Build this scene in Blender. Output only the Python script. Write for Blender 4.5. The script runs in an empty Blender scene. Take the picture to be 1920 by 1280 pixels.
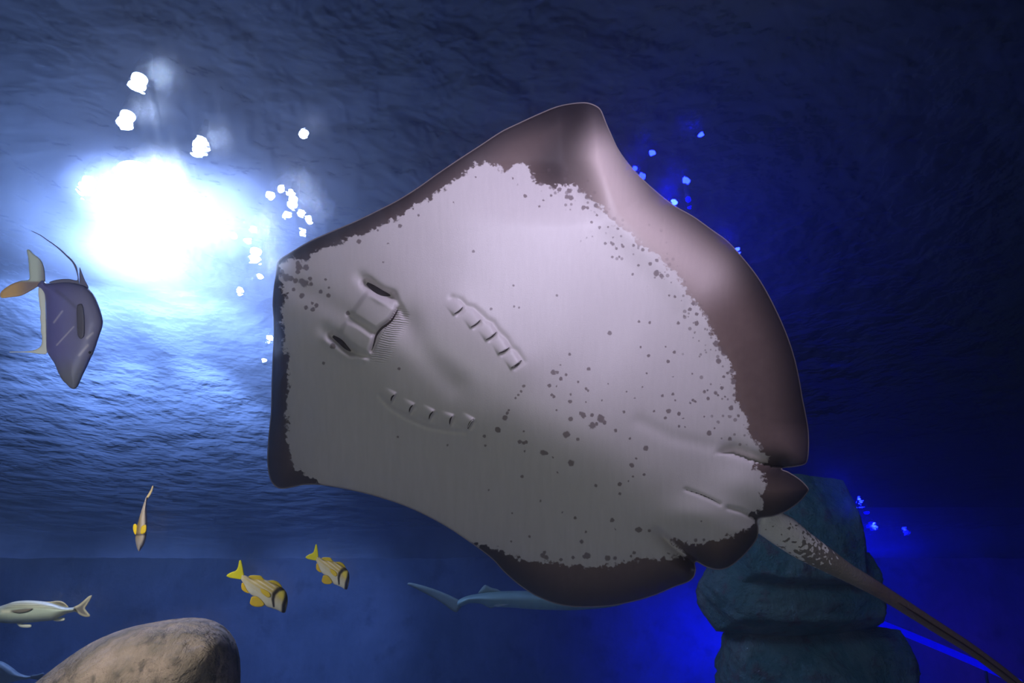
import bpy, bmesh, math, random
import numpy as np
from mathutils import Vector, Matrix
from mathutils.geometry import delaunay_2d_cdt
random.seed(4); rng = np.random.default_rng(4)
C = bpy.context.scene.collection
sc = bpy.context.scene
R = math.radians

# ---------------------------------------------------------------- camera
CAM = Vector((0, 0, 1.4)); PITCH = R(30); F = 1280.0          # 24 mm on a 36 mm sensor
cd = bpy.data.cameras.new('camera'); cd.lens = 24; cd.sensor_width = 36; cd.clip_start = .02
cam = bpy.data.objects.new('camera', cd); C.objects.link(cam)
cam.location = CAM; cam.rotation_euler = (R(90) + PITCH, 0, 0); sc.camera = cam
FW = np.array((0, math.cos(PITCH), math.sin(PITCH))); UP = np.array((0, -math.sin(PITCH), math.cos(PITCH))); RT = np.array((1., 0, 0))
def W(px, py, d):
    px, py, d = np.broadcast_arrays(np.asarray(px, float), np.asarray(py, float), np.asarray(d, float))
    x = (px-960)/F*d; y = -(py-640)/F*d
    return np.array(CAM) + x[..., None]*RT + y[..., None]*UP + d[..., None]*FW
def on_plane(px, py, z):                                        # where the line of sight meets a level plane
    p = W(px, py, 1.0) - np.array(CAM); t = (z-CAM.z)/p[..., 2]
    return Vector(np.array(CAM) + p*t)

# ---------------------------------------------------------------- world, exposure, lamps
wd = bpy.data.worlds.new('hall'); sc.world = wd; wd.use_nodes = True
wd.node_tree.nodes['Background'].inputs[0].default_value = (.03, .06, .22, 1)
wd.node_tree.nodes['Background'].inputs[1].default_value = .05
vs = sc.view_settings; vs.view_transform = 'Standard'; vs.look = 'None'; vs.gamma = 1; vs.use_curve_mapping = False; vs.exposure = 0
sc.cycles.adaptive_threshold = .06; sc.cycles.max_bounces = 4; sc.cycles.light_sampling_threshold = .03; sc.cycles.transparent_max_bounces = 8; sc.cycles.volume_bounces = 1
sc.cycles.sample_clamp_indirect = 4; sc.cycles.use_denoising = True
SURF = 4.4                                                      # height of the water surface
def light(name, kind, loc, target, energy, color, size=.3, spot=60, blend=.6, sizey=None):
    l = bpy.data.lights.new(name, kind); l.energy = energy; l.color = color
    if kind == 'AREA':
        l.size = size
        if sizey: l.shape = 'RECTANGLE'; l.size_y = sizey
    else: l.shadow_soft_size = size
    if kind == 'SPOT': l.spot_size = R(spot); l.spot_blend = blend
    o = bpy.data.objects.new(name, l); C.objects.link(o); o.location = loc
    o.rotation_euler = (Vector(target)-Vector(loc)).to_track_quat('-Z', 'Y').to_euler()
    return o
L_SURF = on_plane(265, 345, SURF)
# unseen lamps added to light the animals and the boulder, all out of frame
light('ray_key', 'AREA', W(1400, -380, .96), W(1080, 540, 1.45), 8.0, (.90, .79, 1.0), .4)  # unseen soft key, set where the belly relief shows light coming from
light('ray_fill', 'AREA', (-.5, -.9, .5), W(900, 700, 1.45), 12.5, (.95, .95, .72), .9)  # added soft fill on the belly from the camera side
light('boulder_fill', 'SPOT', W(-250, 900, 1.5), W(300, 1110, 2.4), 42, (1, .90, .72), .06, 74, .8)  # added to brighten the lower-left fish and the boulder
light('threadfin_fill', 'SPOT', (-1.5, .1, .9), W(70, 590, 2.6), 165, (1, .92, .84), .06, 30, .7)  # added to brighten the threadfin and its pale fins
# floodlights over the water, then unseen spots aimed at walls, reef and pillar
LAMP_Z = SURF+.68
light('flood_spot', 'SPOT', on_plane(262, 338, LAMP_Z), L_SURF + Vector((.1, .6, -3)), 260, (.86, .91, 1), .10, 120, 1)
for lx, ly, tx, ty, en, sp in ((250, 232, 270, 390, 2600, 84), (380, 262, 400, 400, 2000, 80), (262, 334, 300, 490, 2300, 104), (262, 334, 230, 640, 5500, 62), (262, 334, 420, 640, 5500, 60), (262, 334, 40, 640, 4500, 60), (262, 334, 260, 800, 26000, 26), (262, 334, 440, 800, 22000, 26), (262, 334, 60, 800, 20000, 26)):
    light('flood_throw', 'SPOT', on_plane(lx, ly, LAMP_Z), on_plane(tx, ty, SURF), en*.27, (.90, .89, 1) if ty < 500 else (.74, .86, 1), .06, sp, 1)
for gx, gy, en in ((530, 345, 7), (548, 352, 8), (510, 358, 4), (540, 392, 6), (566, 390, 10), (580, 400, 7), (568, 420, 4), (443, 430, 10), (478, 418, 14), (468, 440, 30), (490, 505, 30), (455, 530, 10), (508, 618, 14), (500, 660, 6), (572, 240, 3), (375, 270, 8), (168, 338, 25), (240, 216, 9), (262, 147, 6)):
    light('glitter_lamp', 'POINT', on_plane(gx, gy, LAMP_Z), (0, 0, 0), en*.6, (.86, .88, 1), .028)
for gx, gy, en in ((1262, 366, 12), (1272, 388, 7), (1284, 330, 4), (1222, 276, 4), (1190, 305, 3), (1204, 322, 3), (1312, 243, 4), (1380, 456, 7), (1540, 905, 18), (1605, 915, 20), (1590, 940, 16), (1632, 962, 34), (1600, 968, 14), (1690, 968, 7)):
    light('blue_lamp', 'POINT', on_plane(gx, gy, LAMP_Z), (0, 0, 0), en*.8, (.004, .008, 1), .022)
light('blue_flood', 'SPOT', W(1400, 1180, 11.2), W(1275, 1210, 12.8), 330, (.0, .005, 1), .2, 125, 1)
light('blue_flood', 'SPOT', W(1560, 1120, 9.5), W(1760, 1050, 12.8), 700, (.0, .005, 1), .2, 135, 1)
light('violet_flood', 'SPOT', W(1900, 1330, 10.), W(1860, 1190, 12.6), 40, (.5, .02, .5), .2, 80, 1)
light('wall_fill', 'SPOT', (-3.5, 10.2, 4.0), (-3.5, 13.4, 3.9), 150, (.36, .55, 1), .4, 140, 1)  # added to lift the left of the back wall and hide the waterline
light('reef_fill', 'SPOT', (.6, 1.2, 4.1), (4.8, 6.5, 3.4), 80, (.25, .60, .8), .3, 95, 1)  # added to make the dark reef wall show
light('pillar_light', 'SPOT', (.9, 2.6, 3.9), W(1500, 1120, 6), 26, (.35, .85, .85), .2, 40, 1)

# ---------------------------------------------------------------- helpers
def put(name, me, parent=None, mat=None):
    o = bpy.data.objects.new(name, me); C.objects.link(o)
    if mat: me.materials.append(mat)
    if parent: o.parent = parent
    return o
def thing(name, label, cat, loc, group=None):
    o = bpy.data.objects.new(name, None); C.objects.link(o); o.location = loc; o.empty_display_size = .05
    o['label'] = label; o['category'] = cat
    if group: o['group'] = group
    return o
def localize(o, parent):                                        # vertices are made in world space
    o.parent = parent; o.data.transform(Matrix.Translation(-parent.location))
def smooth(me): me.polygons.foreach_set('use_smooth', [True]*len(me.polygons))
def fattr(me, name, arr):
    a = me.attributes.new(name, 'FLOAT', 'POINT'); a.data.foreach_set('value', np.asarray(arr, np.float32))
def cattr(me, name, arr):
    a = me.attributes.new(name, 'FLOAT_COLOR', 'POINT')
    arr = np.asarray(arr, np.float32)
    if arr.shape[1] == 3: arr = np.hstack([arr, np.ones((len(arr), 1), np.float32)])
    a.data.foreach_set('color', arr.ravel())
def seg_dist(P, L, closed=False):                               # distance of points to a polyline
    L = np.asarray(L, float); A = L if closed else L[:-1]; B = np.roll(L, -1, 0) if closed else L[1:]
    best = np.full(len(P), 1e9)
    for a, b in zip(A, B):
        ab = b-a; t = np.clip(((P-a)@ab)/max(ab@ab, 1e-9), 0, 1)
        best = np.minimum(best, np.hypot(*(P-a-t[:, None]*ab).T))
    return best
def inside(P, L):
    L = np.asarray(L, float); r = np.zeros(len(P), bool); x, y = P.T
    for (x0, y0), (x1, y1) in zip(L, np.roll(L, -1, 0)):
        if y0 == y1: continue
        r ^= ((y0 > y) != (y1 > y)) & (x < (x1-x0)*(y-y0)/(y1-y0)+x0)
    return r
def sm(a, b, x): t = np.clip((x-a)/(b-a), 0, 1); return t*t*(3-2*t)
def curve(L, step, closed=True):                                # centripetal-ish spline through the points
    L = [np.array(p, float) for p in L]; n = len(L); out = []
    for i in range(n if closed else n-1):
        p1, p2 = L[i], L[(i+1) % n]
        p0 = L[(i-1) % n] if closed or i > 0 else p1; p3 = L[(i+2) % n] if closed or i+2 < n else p2
        d = np.hypot(*(p2-p1)); k = max(1, int(round(d/step)))
        m1 = (p2-p0)/(np.hypot(*(p2-p1))+np.hypot(*(p1-p0))+1e-9)*d; m2 = (p3-p1)/(np.hypot(*(p3-p2))+np.hypot(*(p2-p1))+1e-9)*d
        for j in range(k):
            t = j/k; out.append((2*t**3-3*t*t+1)*p1+(t**3-2*t*t+t)*m1+(-2*t**3+3*t*t)*p2+(t**3-t*t)*m2)
    if not closed: out.append(L[-1])
    return np.array(out)
def noise2(x, y, s, seed=0, octv=3):                            # cheap smooth noise from rotated sines
    r = np.random.default_rng(seed); v = 0; a = 1.; tot = 0
    for o in range(octv):
        for k in range(4):
            th = r.uniform(0, 6.28); ph = r.uniform(0, 6.28, 2); f = 6.28/s*2**o*r.uniform(.7, 1.3)
            v = v + a*np.sin((x*np.cos(th)+y*np.sin(th))*f+ph[0]+1.3*np.sin((y*np.cos(th)-x*np.sin(th))*f*.6+ph[1])); tot += a*.7
        a *= .5
    return v/tot/1.4
def inflate(outline, step, fn, thick, fine=None):
    """A closed lens-like solid from a silhouette: fn(P, e) -> depth of the near side, thick(P, e) -> thickness.
    P are silhouette coordinates, e the distance from the rim. Returns mesh, P, e, near-side flag."""
    O = np.asarray(outline, float); lo = O.min(0); hi = O.max(0)
    def grid(st, lo, hi):
        ys = np.arange(lo[1], hi[1], st*.866); pts = []
        for j, y in enumerate(ys):
            xs = np.arange(lo[0]+(j % 2)*st/2, hi[0], st); pts.append(np.stack([xs, np.full(len(xs), y)], 1))
        return np.concatenate(pts)
    G = grid(step, lo, hi)
    if fine is not None:
        st, x0, y0, x1, y1 = fine
        G = G[~((G[:, 0] > x0-1) & (G[:, 0] < x1+1) & (G[:, 1] > y0-1) & (G[:, 1] < y1+1))]
        G = np.concatenate([G, grid(st, np.array((x0, y0)), np.array((x1, y1)))])
    G = G[inside(G, O)]; G = G[seg_dist(G, O, True) > step*.55]
    n = len(O); V = np.concatenate([O, G])
    r = delaunay_2d_cdt([Vector(v) for v in V], [(i, (i+1) % n) for i in range(n)], [], 1, 1e-6)
    P = np.array([tuple(v) for v in r[0]]); faces = [tuple(f) for f in r[2]]
    e = seg_dist(P, O, True)
    Dn = fn(P, e); Th = thick(P, e)
    N = len(P); co = np.concatenate([W(P[:, 0], P[:, 1], Dn), W(P[:, 0], P[:, 1], Dn+Th)])
    from collections import Counter
    cnt = Counter()
    fs = []
    a = P[faces[0][0]]; b = P[faces[0][1]]; c = P[faces[0][2]]
    flip = ((b[0]-a[0])*(c[1]-a[1])-(b[1]-a[1])*(c[0]-a[0])) > 0        # image y points down
    for f in faces:
        g = f[::-1] if flip else f
        fs.append(g); fs.append(tuple(i+N for i in g[::-1]))
        for k in range(3): cnt[(g[k], g[(k+1) % 3])] += 1
    for (i, j) in list(cnt):
        if (j, i) not in cnt: fs.append((j, i, i+N, j+N))
    me = bpy.data.meshes.new('m'); me.from_pydata(co.tolist(), [], fs); me.validate(); smooth(me)
    P2 = np.concatenate([P, P]); e2 = np.concatenate([e, e]); side = np.concatenate([np.zeros(N), np.ones(N)])
    return me, P2, e2, side
def dome(T, E): return lambda P, e: T*np.sqrt(np.clip(1-(1-np.clip(e/E, 0, 1))**2, 0, 1))

# node helpers
class NT:
    def __init__(s, name, base=(.8,.8,.8), rough=.5, spec=.5, world=False):
        s.m = bpy.data.materials.new(name); s.m.use_nodes = True; s.t = s.m.node_tree; s.n = s.t.nodes; s.l = s.t.links
        s.b = s.n['Principled BSDF']; s.out = s.n['Material Output']
        s.b.inputs['Base Color'].default_value = (*base, 1); s.b.inputs['Roughness'].default_value = rough
        s.b.inputs['Specular IOR Level'].default_value = spec
    def node(s, t, **k):
        n = s.n.new(t)
        for a, v in k.items():
            if a.startswith('i_'): n.inputs[a[2:].replace('_', ' ')].default_value = v
            else: setattr(n, a, v)
        return n
    def attr(s, name, out='Fac'): return s.node('ShaderNodeAttribute', attribute_name=name).outputs[out]
    def put(s, inp, v):
        if isinstance(v, bpy.types.NodeSocket): s.l.new(v, inp)
        else: inp.default_value = v
    def math(s, op, a, b=0., c=None, clamp=False):
        n = s.node('ShaderNodeMath', operation=op, use_clamp=clamp); s.put(n.inputs[0], a); s.put(n.inputs[1], b)
        if c is not None: s.put(n.inputs[2], c)
        return n.outputs[0]
    def step(s, v, a, b):
        n = s.node('ShaderNodeMapRange', interpolation_type='SMOOTHSTEP'); s.put(n.inputs[0], v)
        n.inputs[1].default_value = a; n.inputs[2].default_value = b; return n.outputs[0]
    def mix(s, f, a, b):
        n = s.node('ShaderNodeMix', data_type='RGBA'); s.put(n.inputs[0], f)
        s.put(n.inputs[6], a if isinstance(a, bpy.types.NodeSocket) else (*a, 1)); s.put(n.inputs[7], b if isinstance(b, bpy.types.NodeSocket) else (*b, 1)); return n.outputs[2]
    def noise(s, vec, scale, detail=3, rough=.55, out=0, dist=0):
        n = s.node('ShaderNodeTexNoise'); n.inputs['Scale'].default_value = scale; n.inputs['Detail'].default_value = detail
        n.inputs['Roughness'].default_value = rough; n.inputs['Distortion'].default_value = dist
        if vec is not None: s.l.new(vec, n.inputs['Vector'])
        return n.outputs[out]
    def obj(s): return s.node('ShaderNodeTexCoord').outputs['Object']
    def bump(s, h, strength, dist):
        n = s.node('ShaderNodeBump'); n.inputs['Strength'].default_value = strength; n.inputs['Distance'].default_value = dist
        s.l.new(h, n.inputs['Height']); return n.outputs[0]

# ---------------------------------------------------------------- the tank: surface, water, walls, floor
def make_water_surface():
    x = np.arange(-15, 15.01, .075); y = np.arange(-3, 14.01, .075); X, Y = np.meshgrid(x, y)
    Z = SURF + .026*noise2(X, Y*1.6, 1.3, 1, 3) + .006*noise2(X, Y*1.3, .35, 2, 2)
    ny, nx = X.shape; idx = np.arange(nx*ny).reshape(ny, nx)
    F_ = np.stack([idx[:-1, :-1], idx[1:, :-1], idx[1:, 1:], idx[:-1, 1:]], -1).reshape(-1, 4)   # faces look down
    me = bpy.data.meshes.new('m'); me.from_pydata(np.stack([X, Y, Z], -1).reshape(-1, 3).tolist(), [], F_.tolist()); smooth(me)
    t = NT('water_surface')
    t.n.remove(t.b)
    o = t.obj()
    h = t.math('ADD', t.noise(o, 3.6, 3, .5), t.math('MULTIPLY', t.noise(o, 13, 2, .5), .24))
    bp = t.bump(h, 1.0, .052)
    gl = t.node('ShaderNodeBsdfGlossy'); gl.inputs['Roughness'].default_value = .12; gl.inputs['Color'].default_value = (.20, .28, .5, 1)
    tr = t.node('ShaderNodeBsdfTranslucent'); tr.inputs['Color'].default_value = (.26, .38, .70, 1)
    rf = t.node('ShaderNodeBsdfRefraction'); rf.inputs['Roughness'].default_value = .16; rf.inputs['IOR'].default_value = 1.04; rf.inputs['Color'].default_value = (.8, .88, 1, 1)
    tp = t.node('ShaderNodeBsdfTransparent'); tp.inputs['Color'].default_value = (.75, .85, 1, 1)
    for n in (gl, tr, rf): t.l.new(bp, n.inputs['Normal'])
    def mx(f, a, b):
        n = t.node('ShaderNodeMixShader'); n.inputs[0].default_value = f; t.l.new(a, n.inputs[1]); t.l.new(b, n.inputs[2]); return n.outputs[0]
    s1 = mx(.35, gl.outputs[0], tr.outputs[0]); s2 = mx(.35, s1, rf.outputs[0]); s3 = mx(.22, s2, tp.outputs[0])
    t.l.new(s3, t.out.inputs['Surface'])
    ob = put('water_surface', me, None, t.m); ob['kind'] = 'structure'; ob['label'] = 'rippled underside of the water surface'
make_water_surface()

def box_mesh(lo, hi):
    bm = bmesh.new(); bmesh.ops.create_cube(bm, size=1)
    for v in bm.verts: v.co = Vector([lo[i]+(hi[i]-lo[i])*(v.co[i]+.5) for i in range(3)])
    me = bpy.data.meshes.new('m'); bm.to_mesh(me); bm.free(); return me
t = NT('tank_water'); t.n.remove(t.b)
vsn = t.node('ShaderNodeVolumeScatter'); vsn.inputs['Color'].default_value = (.55, .76, 1, 1); vsn.inputs['Density'].default_value = .011; vsn.inputs['Anisotropy'].default_value = .35
van = t.node('ShaderNodeVolumeAbsorption'); van.inputs['Color'].default_value = (.30, .52, 1, 1); van.inputs['Density'].default_value = .08
ad = t.node('ShaderNodeAddShader'); t.l.new(vsn.outputs[0], ad.inputs[0]); t.l.new(van.outputs[0], ad.inputs[1]); t.l.new(ad.outputs[0], t.out.inputs['Volume'])
wv = put('tank_water', box_mesh((-14.8, -2.9, .02), (14.8, 13.9, SURF-.06)), None, t.m); wv['kind'] = 'structure'; wv['label'] = 'hazy blue tank water'

# the clear acrylic vault of the walkway, faintly hazed by scratches
def make_vault():
    th = np.linspace(R(-12), R(192), 120); x = np.linspace(-4, 4, 60); T_, X = np.meshgrid(th, x); r0 = .82
    Y = r0*np.cos(T_); Z = CAM.z-.15+r0*np.sin(T_)
    idx = np.arange(T_.size).reshape(T_.shape); F_ = np.stack([idx[:-1, :-1], idx[:-1, 1:], idx[1:, 1:], idx[1:, :-1]], -1).reshape(-1, 4)
    me = bpy.data.meshes.new('m'); me.from_pydata(np.stack([X, Y, Z], -1).reshape(-1, 3).tolist(), [], F_.tolist()); smooth(me)
    t = NT('acrylic'); t.n.remove(t.b)
    mp = t.node('ShaderNodeMapping'); mp.inputs['Scale'].default_value = (60, 9, 9); t.l.new(t.obj(), mp.inputs[0])
    n = t.noise(mp.outputs[0], 2.2, 3, .7)
    tp = t.node('ShaderNodeBsdfTransparent'); tp.inputs['Color'].default_value = (.98, .99, 1, 1)
    a = t.node('ShaderNodeBsdfRefraction'); a.inputs['IOR'].default_value = 1.06; a.inputs['Roughness'].default_value = .5
    b = t.node('ShaderNodeBsdfRefraction'); b.inputs['IOR'].default_value = 1.25; b.inputs['Roughness'].default_value = .8
    m1 = t.node('ShaderNodeMixShader'); m1.inputs[0].default_value = .35; t.l.new(a.outputs[0], m1.inputs[1]); t.l.new(b.outputs[0], m1.inputs[2])
    m2 = t.node('ShaderNodeMixShader'); t.l.new(t.math('MULTIPLY', t.step(n, .0, .9), .12), m2.inputs[0]); t.l.new(tp.outputs[0], m2.inputs[1]); t.l.new(m1.outputs[0], m2.inputs[2])
    t.l.new(m2.outputs[0], t.out.inputs['Surface'])
    o = put('acrylic_vault', me, None, t.m); o['kind'] = 'structure'; o['label'] = 'clear curved acrylic vault of the walkway'
make_vault()
def rock_mat(name, c1, c2, c3, scale, bumpd=.03):
    t = NT(name, rough=.9, spec=.2); o = t.obj()
    n1 = t.noise(o, scale, 6, .65, dist=.4); n2 = t.noise(o, scale*3.1, 5, .6)
    col = t.mix(t.step(n1, .35, .65), c1, c2); col = t.mix(t.math('MULTIPLY', t.step(n2, .52, .7), .8), col, c3)
    t.l.new(col, t.b.inputs['Base Color'])
    t.l.new(t.bump(t.math('ADD', n1, t.math('MULTIPLY', n2, .5)), .9, bumpd), t.b.inputs['Normal'])
    return t.m
M_reef = rock_mat('reef_rock', (.05, .10, .09), (.15, .13, .10), (.05, .14, .10), 2.2, .10)
M_back = rock_mat('back_wall_render', (.10, .13, .18), (.15, .18, .24), (.08, .10, .14), .8, .05)
M_pillar = rock_mat('pillar_rock', (.10, .18, .16), (.20, .24, .20), (.16, .10, .10), 2.2, .10)
M_boulder = rock_mat('boulder_rock', (.40, .31, .25), (.22, .18, .14), (.10, .085, .075), 6.5, .06)
M_hall = NT('black_ceiling_paint', (.02, .02, .025), .9, .1).m
M_sand = rock_mat('sand', (.4, .36, .28), (.34, .3, .24), (.3, .27, .22), 3, .02)
def sheet(name, fnc, nu, nv, mat, disp, s, seed, label):
    U, V = np.meshgrid(np.linspace(0, 1, nu), np.linspace(0, 1, nv)); P = fnc(U, V)
    n = np.cross(P[1, 0]-P[0, 0], P[0, 1]-P[0, 0]); n = n/np.linalg.norm(n)
    a = P @ (P[0, 1]-P[0, 0])/np.linalg.norm(P[0, 1]-P[0, 0]); b = P @ (P[1, 0]-P[0, 0])/np.linalg.norm(P[1, 0]-P[0, 0])
    d = noise2(a, b, s, seed, 4); P = P + (np.abs(d)*disp)[..., None]*n
    idx = np.arange(nu*nv).reshape(nv, nu); F_ = np.stack([idx[:-1, :-1], idx[:-1, 1:], idx[1:, 1:], idx[1:, :-1]], -1).reshape(-1, 4)
    me = bpy.data.meshes.new('m'); me.from_pydata(P.reshape(-1, 3).tolist(), [], F_.tolist()); smooth(me)
    o = put(name, me, None, mat); o['kind'] = 'structure'; o['label'] = label; return o
v3 = lambda a, b, c: np.stack(np.broadcast_arrays(a, b, c), -1)
sheet('floor', lambda U, V: v3(-15+30*U, -3+17*V, .0), 80, 60, M_sand, .05, 2, 3, 'sandy tank floor')
sheet('wall_back', lambda U, V: v3(-15+30*U, 13.6, 5.4*V), 160, 40, M_back, .15, 3, 5, 'rendered rear wall of the tank')
sheet('ceiling', lambda U, V: v3(-15+30*U, 13.9-17*V, SURF+1.04), 60, 40, M_hall, .0, 3, 6, 'black ceiling over the tank')
sheet('wall_left', lambda U, V: v3(-14, -3+17*U, 5.4*V), 80, 30, M_back, .15, 3, 6, 'rendered left wall of the tank')
# the dark reef wall on the right, rising past the surface
sheet('wall_right', lambda U, V: v3(3.4+5.5*U+.5*V, 3.2+8.0*U-0*V, 2.9+2.6*V-.9*U*(1-V)), 150, 60, M_reef, .55, 1.3, 8, 'dark overhanging reef wall on the right')

# ---------------------------------------------------------------- lamps over the water
t = NT('lamp_glow'); t.b.inputs['Emission Color'].default_value = (.85, .92, 1, 1); t.b.inputs['Emission Strength'].default_value = 170; M_lamp = t.m
t = NT('blue_glow'); t.b.inputs['Base Color'].default_value = (0, 0, .2, 1); t.b.inputs['Emission Color'].default_value = (.0, .0, 1, 1); t.b.inputs['Emission Strength'].default_value = 45; M_blue = t.m
t = NT('blue_strip_glow'); t.b.inputs['Base Color'].default_value = (0, 0, .2, 1); t.b.inputs['Emission Color'].default_value = (.0, .0, 1, 1); t.b.inputs['Emission Strength'].default_value = .7; M_strip = t.m
M_metal = NT('lamp_housing', (.05, .05, .06), .5).m
def tube_mesh(pts, radii, seg=12, flat=1.0, flatdir=None):
    pts = [np.array(p, float) for p in pts]; V = []; Fs = []
    for i, p in enumerate(pts):
        d = pts[min(i+1, len(pts)-1)]-pts[max(i-1, 0)]; d /= np.linalg.norm(d)
        a = np.cross(d, flatdir if flatdir is not None else (0, 0, 1.)); a /= np.linalg.norm(a); b = np.cross(d, a)
        for k in range(seg):
            th = 2*math.pi*k/seg; V.append(p+radii[i]*(a*math.cos(th)+b*flat*math.sin(th)))
    for i in range(len(pts)-1):
        for k in range(seg):
            Fs.append((i*seg+k, i*seg+(k+1) % seg, (i+1)*seg+(k+1) % seg, (i+1)*seg+k))
    Fs.append(tuple(range(seg))[::-1]); Fs.append(tuple((len(pts)-1)*seg+k for k in range(seg)))
    me = bpy.data.meshes.new('m'); me.from_pydata([tuple(v) for v in V], [], Fs); smooth(me); return me
def floodlamp(px, py, z, r, label, mat=M_lamp, tilt=0):
    p = on_plane(px, py, z)
    t = thing('floodlight', label, 'lamp', p, 'lamps hanging above the water')
    h = tube_mesh([(0, 0, 0), (0, 0, .02), (0, 0, .1), (0, 0, .22), (0, 0, .25)], [r*1.12, r*1.15, r*1.05, r*.6, .02], 24, flatdir=(0, 1., 0)); put('housing', h, t, M_metal)
    g = tube_mesh([(0, 0, -.03), (0, 0, -.02), (0, 0, .015)], [r*.6, r*.95, r], 24, flatdir=(0, 1., 0)); put('lens', g, t, mat)
Z0 = SURF+.8
floodlamp(262, 330, Z0, .17, 'largest dazzling white floodlight over the water, upper left')
floodlamp(168, 338, Z0, .05, 'small white lamp just left of the largest floodlight')
floodlamp(375, 270, Z0, .035, 'small white lamp right of and above the largest floodlight')
floodlamp(240, 216, Z0, .05, 'round white lamp directly above the largest floodlight')
floodlamp(262, 147, Z0, .05, 'topmost white lamp above the water surface')
floodlamp(480, 470, Z0, .05, 'white lamp breaking into wide glitter left of the ray snout')
floodlamp(550, 372, Z0, .035, 'white lamp glittering above the ray snout')
floodlamp(1290, 372, Z0, .02, 'blue lamp glinting beyond the upper wing of the ray', M_blue)
floodlamp(1625, 960, Z0, .05, 'blue lamp glinting right of the rock pillar', M_blue)
st = thing('light_strip', 'long blue light strip low behind the ray tail', 'lamp', Vector(W(1740, 1210, 9.)))
pp = [W(1560+i*32, 1130+i*13.2+ (i-5)**2*.12, 9.) for i in range(12)]
o = put('tube', tube_mesh(pp, [.045]*12, 10), None, M_strip); localize(o, st)
for q in (2, 9):
    a = pp[q]; b_ = put('bracket', tube_mesh([a, a+np.array((0, .05, -.12)), a+np.array((0, .1, -.4))], [.02, .02, .02], 8, flatdir=(1., 0, 0)), None, M_metal); localize(b_, st)

# ---------------------------------------------------------------- rocks
def rock_mesh(c, size, seed, amp=.12, sub=6, box=.45):
    bm = bmesh.new(); bmesh.ops.create_icosphere(bm, subdivisions=sub, radius=1)
    co = np.array([v.co for v in bm.verts]); sup = np.abs(co)**(1/(1-box+1e-9)) if False else co
    m = np.abs(co).max(1)[:, None]; co2 = co*(1-box)+co/m*box*.85
    nn = noise2(co[:, 0]+co[:, 2]*.7, co[:, 1]-co[:, 2]*.6, 1.3, seed, 5) - .25*np.abs(noise2(co[:, 2]-co[:, 0]*.3, co[:, 0]+co[:, 1]*.5, .5, seed+50, 4))
    co2 = co2*(1+amp*nn[:, None])*np.array(size)+np.array(c)
    for v, q in zip(bm.verts, co2): v.co = q
    me = bpy.data.meshes.new('m'); bm.to_mesh(me); bm.free(); smooth(me); return me
pil = thing('rock_pillar', 'stacked blue-green rock pillar behind the tail of the ray', 'rock', Vector(W(1500, 1900, 6.)))
for k, (px, py, sx, sz) in enumerate(((1470, 1005, 140, 125), (1480, 1112, 178, 84), (1525, 1268, 192, 102), (1560, 1450, 210, 130), (1570, 1680, 240, 160), (1590, 2000, 260, 220))):
    d = 6.; f_ = d/F
    o = put('rock', rock_mesh(W(px, py, d), (sx*f_, .55, sz*f_*.95), 20+k, .10), None, M_pillar); localize(o, pil)

BO = curve([(40,1300),(110,1245),(170,1205),(235,1178),(300,1164),(345,1158),(385,1159),(418,1172),(440,1198),(450,1235),(451,1290),(455,1500),(500,1900),(420,2260),(100,2260),(-60,1900),(-80,1500),(-20,1345)], 22)
me, P, e, s = inflate(BO, 16, lambda P, e: 2.3-.30*np.sqrt(np.clip(1-(1-np.clip(e/170, 0, 1))**2, 0, 1))+.012*noise2(P[:, 0], P[:, 1], 70, 3, 3), lambda P, e: .02+.6*np.sqrt(np.clip(1-(1-np.clip(e/170, 0, 1))**2, 0, 1)))
bo = put('boulder', me, None, M_boulder); bo['label'] = 'smooth grey-brown boulder in the bottom left corner'; bo['category'] = 'rock'

# ---------------------------------------------------------------- the stingray
OUT = curve([(521,490),(545,473),(580,452),(620,434),(660,417),(700,398),(745,375),(785,350),(820,325),(860,298),(900,272),(940,246),(975,229),(1010,213),(1045,199),(1075,193),(1100,192),(1118,198),(1127,206),
 (1137,230),(1148,255),(1160,280),(1180,308),(1205,335),(1235,362),(1265,385),(1300,405),(1335,430),(1365,452),(1395,485),(1420,517),(1440,550),(1460,590),(1477,630),(1490,670),(1499,710),(1505,745),(1511,775),(1516,805),(1517,835),(1515,860),(1510,870),(1490,875),(1473,877),
 (1466,879),(1478,884),(1500,898),(1514,912),(1517,918),(1513,925),(1500,940),(1475,958),(1450,968),(1427,971),(1420,975),(1422,990),(1420,1008),(1405,1030),(1385,1050),(1365,1064),(1345,1068),(1322,1062),(1306,1053),
 (1303,1055),(1305,1066),(1302,1080),(1292,1090),(1265,1100),(1230,1115),(1190,1127),(1150,1135),(1110,1138),(1070,1137),(1040,1131),(1005,1117),(975,1098),(945,1072),(925,1050),(900,1030),(860,1002),(830,983),(790,962),(750,945),(700,929),(650,917),(600,909),(570,909),(545,914),(525,916),(512,908),(504,890),
 (501,860),(503,820),(508,770),(509,720),(511,670),(513,630),(513,600),(511,570),(513,540),(517,515)], 3.5)
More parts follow.
